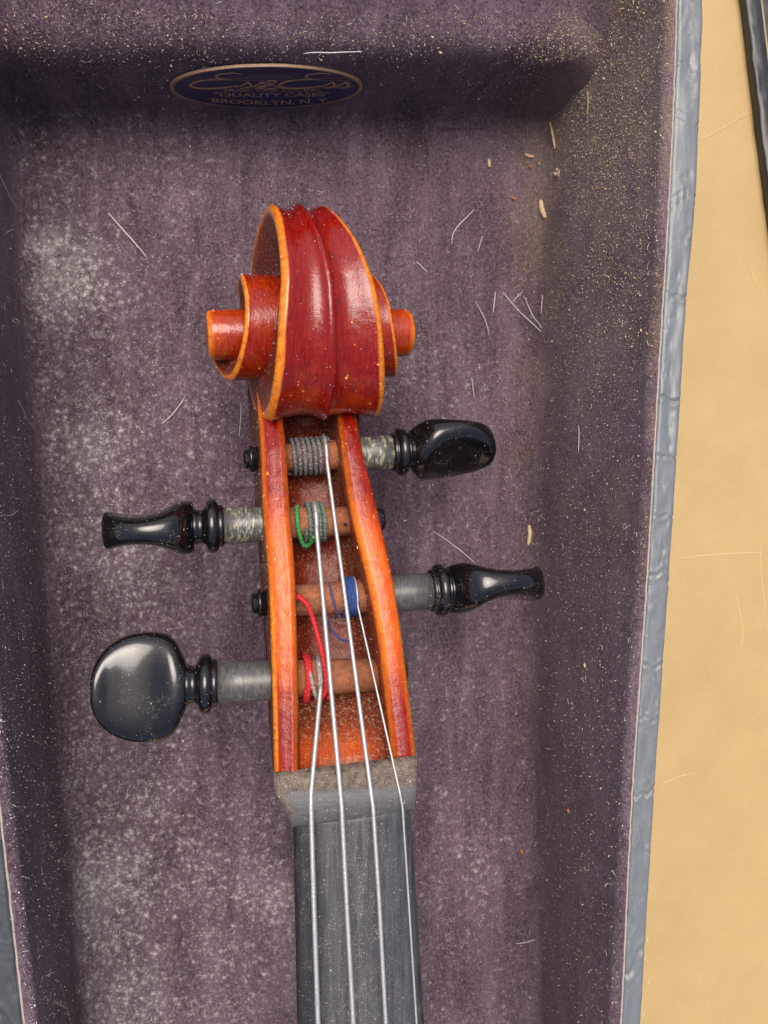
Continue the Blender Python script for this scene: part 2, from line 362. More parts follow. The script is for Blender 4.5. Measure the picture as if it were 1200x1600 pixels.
def rim(inner_keys, outer_keys, sgn, mat, zt=H):
    """embossed vinyl binding along the top of the side wall, and the outer wall below it"""
    rows = []; n = 620
    for i in range(n+1):
        Y = Ylow+(12.4-Ylow)*i/n
        xi = line_at(inner_keys, H, Y); xo = line_at(outer_keys, H, Y); row = []
        for j in range(15):
            q = j/14; x = lerp(xi, xo, q); ed = 0.10*(max(0, abs(q-0.5)*2-.7)/.3)**2
            # transverse creases, and short lengthwise wrinkles
            ph = Y*0.80+0.22*nz(q*2.5, Y*.5, 1)+0.9*nz(0, Y*.42, 7); d = abs((ph % 1)-0.5)
            cr = (.8+nz(Y*.3, q, 17))*-0.055*math.exp(-(d/0.018)**2)+0.016*math.exp(-((d-.05)/0.03)**2)
            wv = nz(q*4.5, Y*0.9, 3)+0.5*nz(q*9, Y*1.5, 13)
            wr = -0.030*math.exp(-(wv/0.06)**2)*sm(-.2, .25, nz(q*2, Y*1.3, 21))
            row.append(Vector((x, Y, zt-ed+cr+wr+0.02*nz(q*3, Y*2, 5))))
        ox = xo+sgn*0.03
        for z in (4.9, 3, 1, -0.44): row.append(Vector((ox+sgn*.02, Y, z)))
        rows.append(row)
    return mesh_obj('rim_binding', [v for r in rows for v in r], grid(rows), mat, case)
RO = [(-700, 1106), (0, 1102), (167, 1097), (333, 1089), (467, 1076), (600, 1068), (900, 1049), (1250, 1025), (1600, 1004), (2300, 962)]
LO = [(-700, -262), (0, -187), (700, -111), (1280, -48), (1600, -12), (2300, 68)]
rim(RT, RO, 1, VINYL); rim(LT, LO, -1, DVINYL)
# fuzzy pale selvedge between velvet and vinyl
P = []
for (kk, sg) in ((RT, 1), (LT, -1)):
    path = []
    for i in range(500):
        Y = Ylow+(12.4-Ylow)*i/499
        path.append((line_at(kk, H, Y)+0.012*nz(Y*4, 0, 1), Y, H+0.0+0.012*nz(Y*5, 2, 1)))
    P.append(tube(path, [0.018+0.014*abs(nz(p[1]*6, 1, 4)) for p in path], 6))
v, f = merge(P); mesh_obj('selvedge', v, f, plain('selvedge_thread', (0.36, 0.32, 0.27), 0.9), case)

# -------- maker label on the end wall
NAVY = plain('label_navy', (0.010, 0.015, 0.065), 0.35, var=0.2); GOLD = plain('label_copper', (0.34, 0.21, 0.12), 0.5, 0.0, 0.3)
cL, cR_, zL = at(266, 128, 1.4).x, at(566, 128, 1.4).x, 1.47
LCX, LHW, LHH = (cL+cR_)/2, (cR_-cL)/2, 0.90
LY = TOPY(LCX)-0.075
def lpt(a, b, d):            # label coordinates (-1..1) to the wall
    x = LCX+a*LHW; return Vector((x, LY+ESL*(x-LCX)-d, zL+b*LHH))
N = 96
def disc(s, d0, d1, wob=0.0):
    ring0 = [lpt(s*math.cos(2*math.pi*k/N)*(1+wob*nz(k*.4, 1, 1)), s*math.sin(2*math.pi*k/N)*(1+wob*nz(k*.3, 4, 1)), d0) for k in range(N)]
    ring1 = [Vector((p.x, p.y+d0-d1, p.z)) for p in ring0]
    return ring0+ring1, [tuple(range(N, 2*N))]+[(k, (k+1) % N, N+(k+1) % N, N+k) for k in range(N)]
v, f = disc(1.0, -0.05, 0.012, 0.012); lab = mesh_obj('maker_label', v, f, GOLD, case, smooth=False)
lab['label'] = 'oval navy label with copper border and lettering'
v, f = disc(0.962, 0.010, 0.017, 0.004)
mesh_obj('label_field', v, f, NAVY, lab, smooth=False)
def text_line(txt, size, cx, cy, width, warp, name='lettering', bold=0.0):
    cu = bpy.data.curves.new('t', 'FONT'); cu.body = txt; cu.size = 1; cu.align_x = 'CENTER'; cu.offset = bold
    o = bpy.data.objects.new('t', cu); S.collection.objects.link(o)
    dg = bpy.context.evaluated_depsgraph_get(); me = bpy.data.meshes.new_from_object(o.evaluated_get(dg))
    bpy.data.objects.remove(o); xs = [p.co.x for p in me.vertices]; w = max(xs)-min(xs); x0 = (max(xs)+min(xs))/2
    for p in me.vertices:
        a = (p.co.x-x0)/w*width; b = p.co.y*size
        p.co = lpt(cx+a, cy+b+warp(a), 0.0185)
    me.materials.clear(); me.materials.append(GOLD)
    ob = bpy.data.objects.new(name, me); S.collection.objects.link(ob); ob.parent = lab; ob['kind'] = 'stuff'; return ob
text_line('MUSIC CASE CO., INC.', 0.20, 0.06, -0.14, 1.02, lambda a: 0.0, bold=0.01)
text_line('"QUALITY CASES"', 0.26, 0.05, -0.40, 1.22, lambda a: 0.10*a*a, bold=0.012)
text_line('BROOKLYN, N. Y.', 0.30, 0.04, -0.80, 1.26, lambda a: 0.36*a*a, bold=0.012)
def stroke(pts, r=0.022):
    q = spline([lpt(a, b, 0.019) for a, b in pts], 8)
    n = len(q); rr = [r*(0.45+0.9*math.sin(math.pi*(i+1)/(n+1))**0.7) for i in range(n)]
    v, f = tube(q, rr, 6)
    return [Vector((p.x, LY+ESL*(p.x-LCX)-0.019+(p.y-(LY+ESL*(p.x-LCX)-0.019))*0.15, p.z)) for p in v], f
def script_E(x):
    return [stroke([(x+.34, .66), (x+.24, .72), (x+.10, .64), (x+.08, .52), (x+.16, .44), (x+.24, .42)], .020),
            stroke([(x+.20, .43), (x-.02, .40), (x-.16, .26), (x-.18, .10), (x-.06, .00), (x+.14, .04), (x+.28, .14)], .030)]
def script_s(x):
    return [stroke([(x-.07, .06), (x+.01, .18), (x+.06, .30), (x+.09, .16), (x+.06, .05), (x-.02, .03)], .024), stroke([(x+.02, .03), (x+.09, .07), (x+.15, .12)], .012)]
parts = []
def glyph(st):
    v, f = merge(st); mesh_obj('script_letter', v, f, GOLD, lab)
for st in (script_E(-.60), script_s(-.27), script_s(-.12), script_E(.30), script_s(.60), script_s(.75)): glyph(st)
glyph([stroke([(.14, .02), (.02, .22), (.00, .36), (.08, .34), (.02, .20), (-.10, .06), (-.06, -.02), (.06, .02), (.14, .16)], .022)])
for k, (a0, a1, b) in enumerate(((-.86, .30, .50), (-.88, .26, .40), (.50, .84, .50), (.52, .88, .40), (-.4, .3, .60))):
    parts.append(stroke([(a0, b), ((a0+a1)/2, b), (a1, b)], .005))
v, f = merge(parts); o = mesh_obj('ruled_lines', v, f, GOLD, lab); o['kind'] = 'stuff'

# ================================================================== CARDBOARD AND THE SECOND BLACK EDGE
rows = []
for i in range(141):
    Y = -60+120*i/140; row = []
    for j in range(141):
        X = -60+120*j/140
        row.append(Vector((X, Y, -0.5+0.02*nz(X*.2, Y*.2, 0))))
    rows.append(row)
card = mesh_obj('cardboard_ground', [v for r in rows for v in r], grid(rows), CARD)
card['kind'] = 'structure'
P = []
def cline(pts, r):
    q = spline([at(a, b, -0.497) for a, b in pts], 10); n = len(q)
    v, f = tube(q, [.7*r*(0.3+0.7*math.sin(math.pi*(i+.5)/n)) for i in range(n)], 5)
    return [Vector((p.x, p.y, -0.49+(p.z+0.497)*0.3)) for p in v], f
for pts in ([(1095, 220), (1130, 200), (1182, 170)], [(1030, 1226), (1055, 1215), (1085, 1207)], [(1060, 872), (1120, 866), (1200, 862)],
            [(1186, 820), (1188, 880), (1196, 960)], [(1165, 400), (1180, 440), (1196, 470)], [(1150, 930), (1160, 980), (1158, 1010)]):
    P.append(cline(pts, 0.018))
v, f = merge(P); o = mesh_obj('scuff_marks', v, f, plain('pale_scuff', (0.66, 0.52, 0.30), 0.8), card)

lid = thing('case_lid', 'black wrinkled vinyl edge of a case lying on the cardboard at the top right corner', 'case lid')
E1 = [(-700, 1065), (-300, 1120), (0, 1160), (83, 1170), (200, 1184), (333, 1201), (600, 1236), (900, 1275), (1300, 1330)]
rows = []
for i in range(300):
    Y = -6+22*i/299; zt = 1.6
    x0 = line_at(E1, -0.3, Y); row = []
    pr = [(0.04, -.49), (0.02, .3), (0.0, 1.0), (0.02, 1.25), (.06, 1.38), (.13, 1.45), (.22, 1.46), (.30, 1.44), (.36, 1.36), (.41, 1.32), (.47, 1.38), (.7, 1.45), (3, 1.5), (6, 1.5), (9, 1.5)]
    for k, (dx, z) in enumerate(pr):
        wr = 0.03*nz(k*.7, Y*1.6, 9)+0.018*nz(k*1.2, Y*4, 2)
        row.append(Vector((x0+dx*1.1+wr*.6, Y, -.49+(z+.49)*.17+(wr if z > 0 else 0))))
    rows.append(row)
mesh_obj('vinyl_cover', [v for r in rows for v in r], grid(rows), BVINYL, lid)
path = [(line_at(E1, -0.3, -6+22*i/199)+0.46, -6+22*i/199, -.165+0.01*nz(i, 0, 0)) for i in range(200)]
v, f = tube(path, 0.022, 6); mesh_obj('seam', v, f, plain('seam_tan', (0.45, 0.34, 0.22), 0.8), lid)

# ================================================================== VIOLIN
vio = thing('violin', 'red brown varnished violin head with scroll, black pegs and strings lying in the velvet case', 'violin', loc=(0, 0, 0))
# ---- pegbox : traced sections.  row: outer-back, outer-top, inner-top (left) / inner-top, outer-top (right)
PB = {'ob': [(560, 384), (640, 388), (700, 394), (800, 397), (900, 404), (1000, 410), (1100, 416), (1180, 419), (1225, 423)],
      'lo': [(560, 398), (640, 404), (700, 408), (800, 412), (900, 420), (1000, 424), (1100, 427), (1180, 429), (1225, 430)],
      'li': [(560, 436), (640, 441), (700, 447), (800, 453), (900, 461), (1000, 464), (1100, 466), (1180, 466), (1225, 466)],
      'ri': [(560, 515), (640, 528), (700, 536), (800, 550), (900, 573), (1000, 592), (1100, 604), (1180, 613), (1225, 617)],
      'ro': [(560, 538), (640, 556), (700, 567), (800, 591), (900, 613), (1000, 628), (1100, 640), (1180, 649), (1225, 652)]}
def ztop(py): return keyed([(560, 3.0), (615, 3.7), (650, 4.15), (700, 4.4), (900, 5.1), (1225, 5.75)], py)
def rim_pts(py):
    zt = ztop(py); y0 = at(500, py, zt).y
    g = {k: at(smoothkey(PB[k], py), py, zt+(0.09 if k in ('lo', 'li') else -0.09)) for k in ('lo', 'li', 'ri', 'ro')}
    zb = keyed([(560, 1.5), (640, 1.9), (700, 2.0), (900, 2.6), (1225, 3.8)], py)
    g['ob'] = at(smoothkey(PB['ob'], py), py, zb+.35)
    return zt, zb, g
rows = []; att = []; pys = [1222-4.5*i for i in range(150) if 1222-4.5*i > 566]
for py in pys:
    zt, zb, g = rim_pts(py)
    slant = 0.055*(py-1180)/60 if False else 0
    zf = zt-keyed([(560, 0.25), (636, 0.30), (646, 1.1), (660, 1.35), (800, 1.5), (1000, 1.45), (1085, 1.3), (1110, 0.95), (1125, 0.72), (1200, 0.30), (1230, 0.22)], py)
    o_ = sm(845, 905, py)*(1-sm(975, 1090, py))          # varnish worn to orange half way down the rails
    o2 = sm(745, 860, py)*(1-sm(985, 1130, py)); er = sm(840, 1000, py)
    L, I, A, B = g['lo'], g['li'], g['ri'], g['ro']; L.z -= .07
    row = []; aa = []
    def add(p, a): row.append(p); aa.append(a)
    # left outer face, back to top
    bx = g['ob'].x; cx = (L.x+B.x)/2; yy = L.y
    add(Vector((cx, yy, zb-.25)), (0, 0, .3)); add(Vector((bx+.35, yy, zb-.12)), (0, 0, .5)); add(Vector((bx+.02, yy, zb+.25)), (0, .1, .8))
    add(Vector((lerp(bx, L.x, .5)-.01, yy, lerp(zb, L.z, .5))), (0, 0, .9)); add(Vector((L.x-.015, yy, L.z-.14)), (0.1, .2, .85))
    add(Vector((L.x, yy, L.z-.07)), (.3, .7+.3*er, .25)); add(Vector((L.x+.04, yy, L.z-.005)), (.5+.2*o_, .75*er+.25, .0))
    w = I.x-L.x
    for q, hgt in ((.20, .008), (.45, .012), (.72, .012)):
        add(Vector((L.x+w*q, yy, lerp(L.z, I.z, q)+hgt)), (max(0, lerp(.0, .95, o2)-.15*abs(q-.5)), 0, .0))
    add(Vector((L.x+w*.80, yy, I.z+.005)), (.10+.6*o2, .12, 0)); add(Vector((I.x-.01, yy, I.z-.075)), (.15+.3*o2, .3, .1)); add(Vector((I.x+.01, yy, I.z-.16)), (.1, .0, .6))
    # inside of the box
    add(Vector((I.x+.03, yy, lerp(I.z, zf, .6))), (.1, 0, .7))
    rb = at(keyed([(560, 500), (700, 514), (800, 533), (900, 545), (1000, 562), (1080, 574), (1130, 592), (1200, 608), (1225, 612)], py), py, zf).x
    fw = (lerp(.12, .75, sm(1090, 1190, py)), 0, keyed([(600, .75), (1060, .6), (1110, 1.0), (1150, .95), (1175, .6), (1190, .35), (1225, .6)], py))
    if I.x+.1 > rb-.1: rb = I.x+.3
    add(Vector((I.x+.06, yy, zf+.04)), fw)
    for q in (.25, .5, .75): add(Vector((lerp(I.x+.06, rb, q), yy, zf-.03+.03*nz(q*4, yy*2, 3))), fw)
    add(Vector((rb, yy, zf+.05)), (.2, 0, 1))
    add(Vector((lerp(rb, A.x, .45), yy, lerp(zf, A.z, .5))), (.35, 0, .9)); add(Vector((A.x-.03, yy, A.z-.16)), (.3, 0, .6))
    add(Vector((A.x, yy, A.z-.06)), (.3+.3*o2, .45, .05)); w = B.x-A.x
    add(Vector((A.x+w*.16, yy, A.z+.01)), (.12+.7*o2, .55*o2+.1, 0))
    for q, hgt in ((.30, .015), (.5, .015), (.72, .012)):
        add(Vector((A.x+w*q, yy, lerp(A.z, B.z, q)+hgt)), (max(0, lerp(.0, .90, o2)-.15*abs(q-.5)), 0, 0))
    add(Vector((B.x-.05, yy, B.z-.015)), (.45*o2+.1, .35*er, 0)); add(Vector((B.x, yy, B.z-.08)), (.2, .7*er, 0)); add(Vector((B.x-.01, yy, B.z-.2)), (0, 0, .2))
    add(Vector((B.x-.06, yy, lerp(zb, B.z, .5))), (0, 0, 0)); add(Vector((B.x-.18, yy, zb+.25)), (0, 0, .1)); add(Vector((B.x-.45, yy, zb-.1)), (0, 0, .3))
    rows.append([p+Vector((0.006*nz(p.y*4, k, 1), 0, 0.007*nz(p.y*5, k, 9))) for k, p in enumerate(row)]); att += aa
n = len(rows[0]); faces = grid(rows, True)+[tuple(range(n)), tuple(range((len(rows)-1)*n, len(rows)*n))[::-1]]
pb = mesh_obj('pegbox', [v for r in rows for v in r], faces, VARN, vio, attr=att); fix_normals(pb)
def world_pegbox_y(py): return rim_pts(py)[2]['lo'].y

# ---- scroll
SC = at(487, 522, 3.55)
yaw, pitch, roll = R(4.2), R(4), R(5.5)
Rot = Matrix.Rotation(yaw, 3, 'Z') @ Matrix.Rotation(-pitch, 3, 'X') @ Matrix.Rotation(roll, 3, 'Y')
def sw(u, v, w): return SC + Rot @ Vector((u-0.09*max(0, v-.4)-0.02*max(0, v-.4)**2, v, w))
RK = [(-75, 3.3), (-40, 2.75), (0, 2.45), (45, 2.45), (90, 2.44), (135, 2.28), (180, 2.08), (225, 2.03), (248, 1.93), (270, 1.64), (315, 1.40), (360, 1.30), (450, 1.16), (540, 1.08), (585, .99), (630, .90), (700, .72), (760, .56), (800, .50), (900, .47)]
HK = [(-75, 1.05), (-40, .9), (0, .92), (45, .80), (75, .64), (90, .57), (120, .60), (150, .73), (180, .88), (225, 1.04), (270, 1.18), (315, 1.22), (360, 1.24), (450, 1.30), (540, 1.40), (585, 1.55), (630, 1.72), (665, 1.84), (700, 1.95), (800, 1.96), (900, 1.96)]
rows = []; att = []; phis = [-70+3*i for i in range(311)]; phis = [p for p in phis if p <= 850]
for ph in phis:
    a = R(ph); dv, dw = math.sin(a), -math.cos(a)
    Ro, hw = smoothkey(RK, ph), smoothkey(HK, ph)
    Rn = smoothkey(RK, ph+360) if ph+360 < 850 else 0.40
    fl = 0.105*(1-sm(285, 330, ph))*sm(-70, 0, ph); ch = (0.135 if ph < 330 else 0.08)*(1+.25*nz(ph*.05, 1, 1))
    prf = []
    K = 12
    side = []
    ui = hw-ch*1.1
    for k in range(K+1):
        t = k/K; h = -fl*(1-.3*sm(60,95,ph)*(1-sm(100,170,ph)))*math.sin(math.pi*min(1, t**0.8))**1.2
        if fl > 0.01: h += 0.04*math.exp(-(t/.085)**2)*(fl/.105)
        else: h = -0.015*math.sin(math.pi*t)
        side.append((ui*t, Ro+h, (0.22*sm(190, 250, ph)*math.sin(math.pi*t)*(1-sm(262,300,ph))-.04+(.16 if ph>400 else 0), 0, 0.30*sm(262, 285, ph)*(1-sm(300, 340, ph)))))
    side.append((hw-ch*.75, Ro+.006, (.4, .85, 0)))
    side.append((hw-.02, Ro-ch*.45, (.5, 1.0, 0)))
    side.append((hw, Ro-ch*1.1, (.5, 1.0, .1)))
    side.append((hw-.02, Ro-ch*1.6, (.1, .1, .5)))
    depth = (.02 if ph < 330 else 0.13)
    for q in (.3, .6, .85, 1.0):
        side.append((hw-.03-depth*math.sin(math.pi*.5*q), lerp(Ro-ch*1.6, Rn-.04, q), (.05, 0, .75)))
    full = [(-u, r_, c_) for (u, r_, c_) in reversed(side[1:])]+side
    rows.append([sw(u, dv*r_, dw*r_) for u, r_, c_ in full]); att += [c_ for u, r_, c_ in full]
n = len(rows[0]); faces = grid(rows)+[tuple(range(n)), tuple(range((len(rows)-1)*n, len(rows)*n))]
scr = mesh_obj('scroll', [v for r in rows for v in r], faces, VARNS, vio, attr=att); fix_normals(scr)
for sg in (-1, 1):
    pr = [(1.0, .50, (.2, 0, 0)), (1.5, .49, (.2, 0, 0)), (1.8, .48, (.3, 0, 0)), (1.90, .475, (.35, 0, 0)), (1.96, .47, (.5, .3, 0)), (2.005, .445, (.6, .9, 0)), (2.035, .40, (.6, .9, 0)), (2.04, .3, (.5, .2, .3)), (2.03, .12, (.4, 0, .3)), (2.03, .02, (.4, 0, .3))]
    rows = []; att = []
    for u, r_, c_ in pr:
        rows.append([sw(sg*u, r_*math.cos(2*math.pi*k/48), r_*math.sin(2*math.pi*k/48)) for k in range(48)]); att += [c_]*48
    e = mesh_obj('scroll_eye', [v for r in rows for v in r], grid(rows, True)+[tuple(range((len(rows)-1)*48, len(rows)*48))], VARNS, scr, attr=att); fix_normals(e)

# ---- fingerboard, nut, neck
def fb_z(px, py, l, r, zc, crown=.16):
    t = (px-(l+r)/2)/((r-l)/2); return zc+crown*(1-t*t)-0.05*t
rows = []
for i in range(60):
    py = 1262+i*18; l = keyed([(1262, 457), (1600, 464), (2300, 478)], py); r = keyed([(1262, 643), (1450, 655), (1600, 664), (2300, 702)], py)
    zc = 5.64+0.00012*(py-1262); yy = at(550, py, zc).y; xl, xr = at(l, py, zc).x, at(r, py, zc).x; row = []
    for dz in (-.62, -.3, -.06): row.append(Vector((xl+.03+(-.02 if dz > -.1 else 0), yy, zc+dz)))
    for k in range(17):
        t = -1+2*k/16; row.append(Vector((lerp(xl+.01, xr-.01, k/16), yy-0.0*t, zc+.22*(1-abs(t)**3.2)-.05*t-.04)))
    for dz in (-.06, -.3, -.62): row.append(Vector((xr-.02, yy, zc-.1+dz)))
    rows.append(row)
att = []
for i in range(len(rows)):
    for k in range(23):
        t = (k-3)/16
        lit = sm(.14, .30, t)*(1-.35*math.exp(-((t-.46)/.03)**2)-.35*math.exp(-((t-.72)/.03)**2)-.35*math.exp(-((t-.92)/.03)**2))  # dusty grey right of the dark strip; string shadows painted as darker bands
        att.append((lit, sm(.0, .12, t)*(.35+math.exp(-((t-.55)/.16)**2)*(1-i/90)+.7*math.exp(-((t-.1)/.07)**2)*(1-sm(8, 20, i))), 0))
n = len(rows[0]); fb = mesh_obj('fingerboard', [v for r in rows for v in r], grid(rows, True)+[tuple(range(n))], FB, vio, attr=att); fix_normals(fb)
rows = []
for i in range(50):
    py = 1215+i*22; zc = 5.0; l = keyed([(1215, 436), (1262, 462), (1600, 470), (2300, 490)], py); r = keyed([(1215, 640), (1262, 634), (1600, 654), (2300, 690)], py)
    yy = at(550, py, zc).y; xl, xr = at(l, py, zc).x, at(r, py, zc).x; row = []
    for k in range(17):
        a = math.pi*k/16; row.append(Vector(((xl+xr)/2-math.cos(a)*(xr-xl)/2, yy, 4.95-1.15*math.sin(a)**.8)))
    rows.append(row)
n = len(rows[0]); nk = mesh_obj('neck', [v for r in rows for v in r], grid(rows, True)+[tuple(range(n))], VARN, vio, attr=[(.2, 0, .3)]*(len(rows)*n)); fix_normals(nk)
# nut: sloping dusty shelf, then a rounded pale ridge
rows = []; att = []
for k in range(33):
    q = k/32; t = -1+2*q; cr = .20*(1-t*t)
    lx = lambda a, b: lerp(a, b, q)
    yt = lx(1211, 1184); ym = lx(1238, 1226); yb = lx(1292, 1264)+4*(1-t*t)
    tk = .05-.10*q
    pts = [(lx(427, 652), yt-4, 5.25, 1), (lx(427, 652), yt-4, 5.74+tk, 1), (lx(428, 652), yt+6, 5.80+tk+cr*.3, 1), (lx(429, 651), lerp(yt, ym, .6), 5.82+tk+cr*.6, 1), (lx(430, 651), ym-3, 5.84+tk+cr*.8, .9),
           (lx(433, 651), ym+4, 5.90+tk+cr, max(.15, 1-q*9)), (lx(441, 650), lerp(ym, yb, .35), 5.93+tk+cr, max(0, 1-q*9)), (lx(453, 649), lerp(ym, yb, .62), 5.88+tk+cr, max(0, .8-q*9)), (lx(455, 648), yb-5, 5.78+tk+cr*.9, 0), (lx(456, 648), yb, 5.62+tk+cr*.8, .3), (lx(457, 647), yb, 5.1, .5)]
    row = [at(a, b, z) for a, b, z, d in pts]
    rows.append(row); att += [(0, 0, d) for *_, d in pts]
n = len(rows[0]); nut = mesh_obj('nut', [v for r in rows for v in r], grid(rows, True)+[tuple(range(n)), tuple(range(32*n, 33*n))], NUT, vio, attr=att); fix_normals(nut)

# ---- pegs
def lathe(A, d, prof, seg=36, wob=0):
    d = d.normalized(); a = d.orthogonal().normalized(); b = d.cross(a); rows = []
    for s, r in prof: rows.append([A+d*s+(a*math.cos(2*math.pi*k/seg)+b*math.sin(2*math.pi*k/seg))*r for k in range(seg)])
    V = [v for r in rows for v in r]; Fc = grid(rows, True)+[tuple(range(seg))[::-1], tuple(range((len(prof)-1)*seg, len(prof)*seg))]
    return V, Fc
def peg(in_px, in_z, end_px, end_z, r, s_in, s_out, collar_px, head_px, twist, shaftmat, tip_px, kind, cr, hw, ht):
    """axis from a point in the box to the end of the thumb piece; *_px are photo columns along it"""
    root = bpy.data.objects.new('tuning_peg', None); S.collection.objects.link(root); root.parent = vio
    A = at(*in_px, in_z); B = at(*end_px, end_z); d = (B-A); Ltot = d.length; d.normalize()
    def s_of(px):
        lo, hi = -6, 8
        def proj(s):
            p = A+d*s; q = RM.transposed() @ (p-Vector((0, 0, D))); return 600+q.x/-q.z*F
        up = proj(1) > proj(0)
        for _ in range(40):
            md = (lo+hi)/2
            if (proj(md) < px) == up: lo = md
            else: hi = md
        return lo
    st, sb, sc_, sh = s_of(tip_px), s_of(s_out), s_of(collar_px), s_of(head_px)
    v, f = lathe(A, d, [(st+.42, r*.82), (sb, r*.97)], 40); o = mesh_obj('inner_shaft', v, f, MAPLE, root); fix_normals(o)
    v, f = lathe(A, d, [(sb-.25, r*1.0), (sb, r*1.005), (lerp(sb, sc_, .5), r*1.03), (sc_, r*1.05)], 40); o = mesh_obj('shaft', v, f, shaftmat, root); fix_normals(o)
    L = sh-sc_      # collar zone to the head
    pr = [(sc_-.02, r*1.05), (sc_, r*1.16), (sc_+.05, r*1.20), (sc_+.07, r*1.15), (sc_+.09, cr*.88), (sc_+.13, cr*.97), (sc_+.18, cr), (sc_+.24, cr*.99), (sc_+.29, cr*.92), (sc_+.31, cr*.80),
          (sc_+.36, cr*.66), (sc_+L*.72, cr*.60), (sc_+L*.88, cr*.63), (sh, cr*.70), (sh+.06, cr*.6)]
    pr.sort(); v, f = lathe(A, d, pr, 48); o = mesh_obj('collar', v, f, EBONY, root); fix_normals(o)
    # thumb piece
    Lh = Ltot-sh; up = Vector((0, 0, 1)); side = d.cross(up).normalized(); up = side.cross(d).normalized()
    q = Matrix.Rotation(twist, 3, d); e1, e2 = q @ side, q @ up          # e1 across the broad face, e2 through its thickness
    WK = [(0, .44), (.04, .58), (.10, .79), (.19, .94), (.32, 1.0), (.5, 1.0), (.64, .945), (.78, .82), (.88, .66), (.95, .46), (.99, .22), (1, .04)]
    TK = [(0, .93), (.06, 1.0), (.14, 1.0), (.22, .90), (.35, .74), (.5, .62), (.65, .60), (.8, .66), (.9, .71), (.96, .66), (.99, .42), (1, .06)]
    rows = []; NS, NR = 46, 56
    for i in range(NS+1):
        s = i/NS; s = 1-(1-s)**1.5 if s > 0 else 0
        w_, t_ = smoothkey(WK, s)*hw, smoothkey(TK, s)*ht; row = []
        for k in range(NR):
            a = 2*math.pi*k/NR; ca, sa = math.cos(a), math.sin(a)
            x = w_*math.copysign(abs(ca)**.82, ca); y = t_*math.copysign(abs(sa)**.72, sa)
            dish = 0.12*sm(.16, .40, s)*(1-sm(.78, .96, s))*max(0, 1-(x/(w_*.82+1e-6))**2)
            row.append(A+d*(sh+Lh*s)+e1*x+e2*y*(1-dish))
        rows.append(row)
    V = [v for r_ in rows for v in r_]; Fc = grid(rows, True)+[tuple(range(NR)), tuple(range(NS*NR, (NS+1)*NR))]
    o = mesh_obj('thumb_piece', V, Fc, EBONY, root); fix_normals(o)
    if kind == 'button':
        v, f = lathe(A, d, [(st-.06, .15), (st-.02, .20), (st+.05, .20), (st+.06, .26), (st+.09, .27), (st+.12, .26), (st+.14, .24), (st+.46, .25)], 32)
    else:
        v, f = lathe(A, d, [(st-.03, .10), (st, .20), (st+.05, .24), (st+.46, .25)], 32)
    o = mesh_obj('peg_tip', v, f, EBONY, root); fix_normals(o)
    return root, A, d, s_of
EB_T = EBONY
p1 = peg((480, 713), 3.62, (771, 699), 3.40, .33, 500, 566, 612, 643, R(52), SHAFT1, 385, 'button', .49, .80, .45)
p2 = peg((490, 816), 4.05, (159, 829), 4.30, .335, 500, 410, 348, 303, R(90), SHAFT1, 599, 'plain', .51, .98, .50)
p3 = peg((510, 935), 4.42, (844, 911), 4.15, .35, 500, 605, 672, 703, R(76), SHAFT2, 398, 'button', .52, .95, .49)
p4 = peg((520, 1057), 4.72, (141, 1078), 4.98, .365, 500, 420, 338, 291, R(4), SHAFT2, 633, 'plain', .54, .96, .46)
p1[0]['label'] = 'upper right black peg with chalk streaked shaft'

# ---- strings and their windings
def helix(pg, r, px0, px1, turns, wr, ph0=0, n=26):
    root, A, d, s_of = pg; s0, s1 = s_of(px0), s_of(px1)
    side = Vector((0, 0, 1)); a = (side-d*side.dot(d)).normalized(); b = d.cross(a)
    if b.y > 0: b = -b                      # b points towards the nut
    out = []; m = int(abs(turns)*n)
    for i in range(m+1):
        q = i/m; w = ph0+2*math.pi*turns*q; s = lerp(s0, s1, q)+0.006*nz(i*.3, px0, 0)
        out.append(A+d*s+(a*math.cos(w)+b*math.sin(w))*(r+wr*.9+0.01*nz(i*.2, px0, 5)))
    return out
GREY = silk('grey_silk', (0.022, 0.022, 0.023), (0.27, 0.27, 0.275), 0.5); GREEN = silk('green_silk', (0.02, 0.16, 0.04), (0.08, 0.36, 0.10)); GG = silk('grey_green_silk', (0.03, 0.045, 0.035), (0.20, 0.24, 0.20))
BLUE = silk('blue_silk', (0.012, 0.03, 0.13), (0.05, 0.11, 0.33)); RED = silk('red_silk', (0.38, 0.010, 0.012), (0.70, 0.035, 0.045)); WINDG = silk('tarnished_wire', (0.12, 0.12, 0.11), (0.45, 0.44, 0.41), 0.4)
def twisted(path, r, n=8, amp=.13, per=3.0):
    L = 0; rr = []
    for i, p in enumerate(path):
        if i: L += (Vector(p)-Vector(path[i-1])).length
        rr.append(r*(1+amp*math.sin(L/r*per)))
    return tube(path, rr, n)
def dense(path, step=.018):
    out = [Vector(path[0])]
    for a, b in zip(path, path[1:]):
        a, b = Vector(a), Vector(b); k = max(1, int((b-a).length/step))
        for i in range(1, k+1): out.append(a.lerp(b, i/k))
    return out
def string(label, board, box, peg_pt, r, mat=None):
    """board: (px,py,z) behind the nut; box: over the cavity"""
    pts = [at(*p) for p in board]+[at(*p) for p in box]+peg_pt
    P_ = dense(pts, .04); v, f = tube(P_, r, 10)
    o = mesh_obj('string', v, f, SILVER, vio); o['label'] = label; return o
def on_peg(pg, px, r, ang):
    root, A, d, s_of = pg; z = Vector((0, 0, 1)); a = (z-d*z.dot(d)).normalized(); b = d.cross(a)
    if b.y > 0: b = -b
    return A+d*s_of(px)+(a*math.cos(ang)+b*math.sin(ang))*r
NZ = 6.10
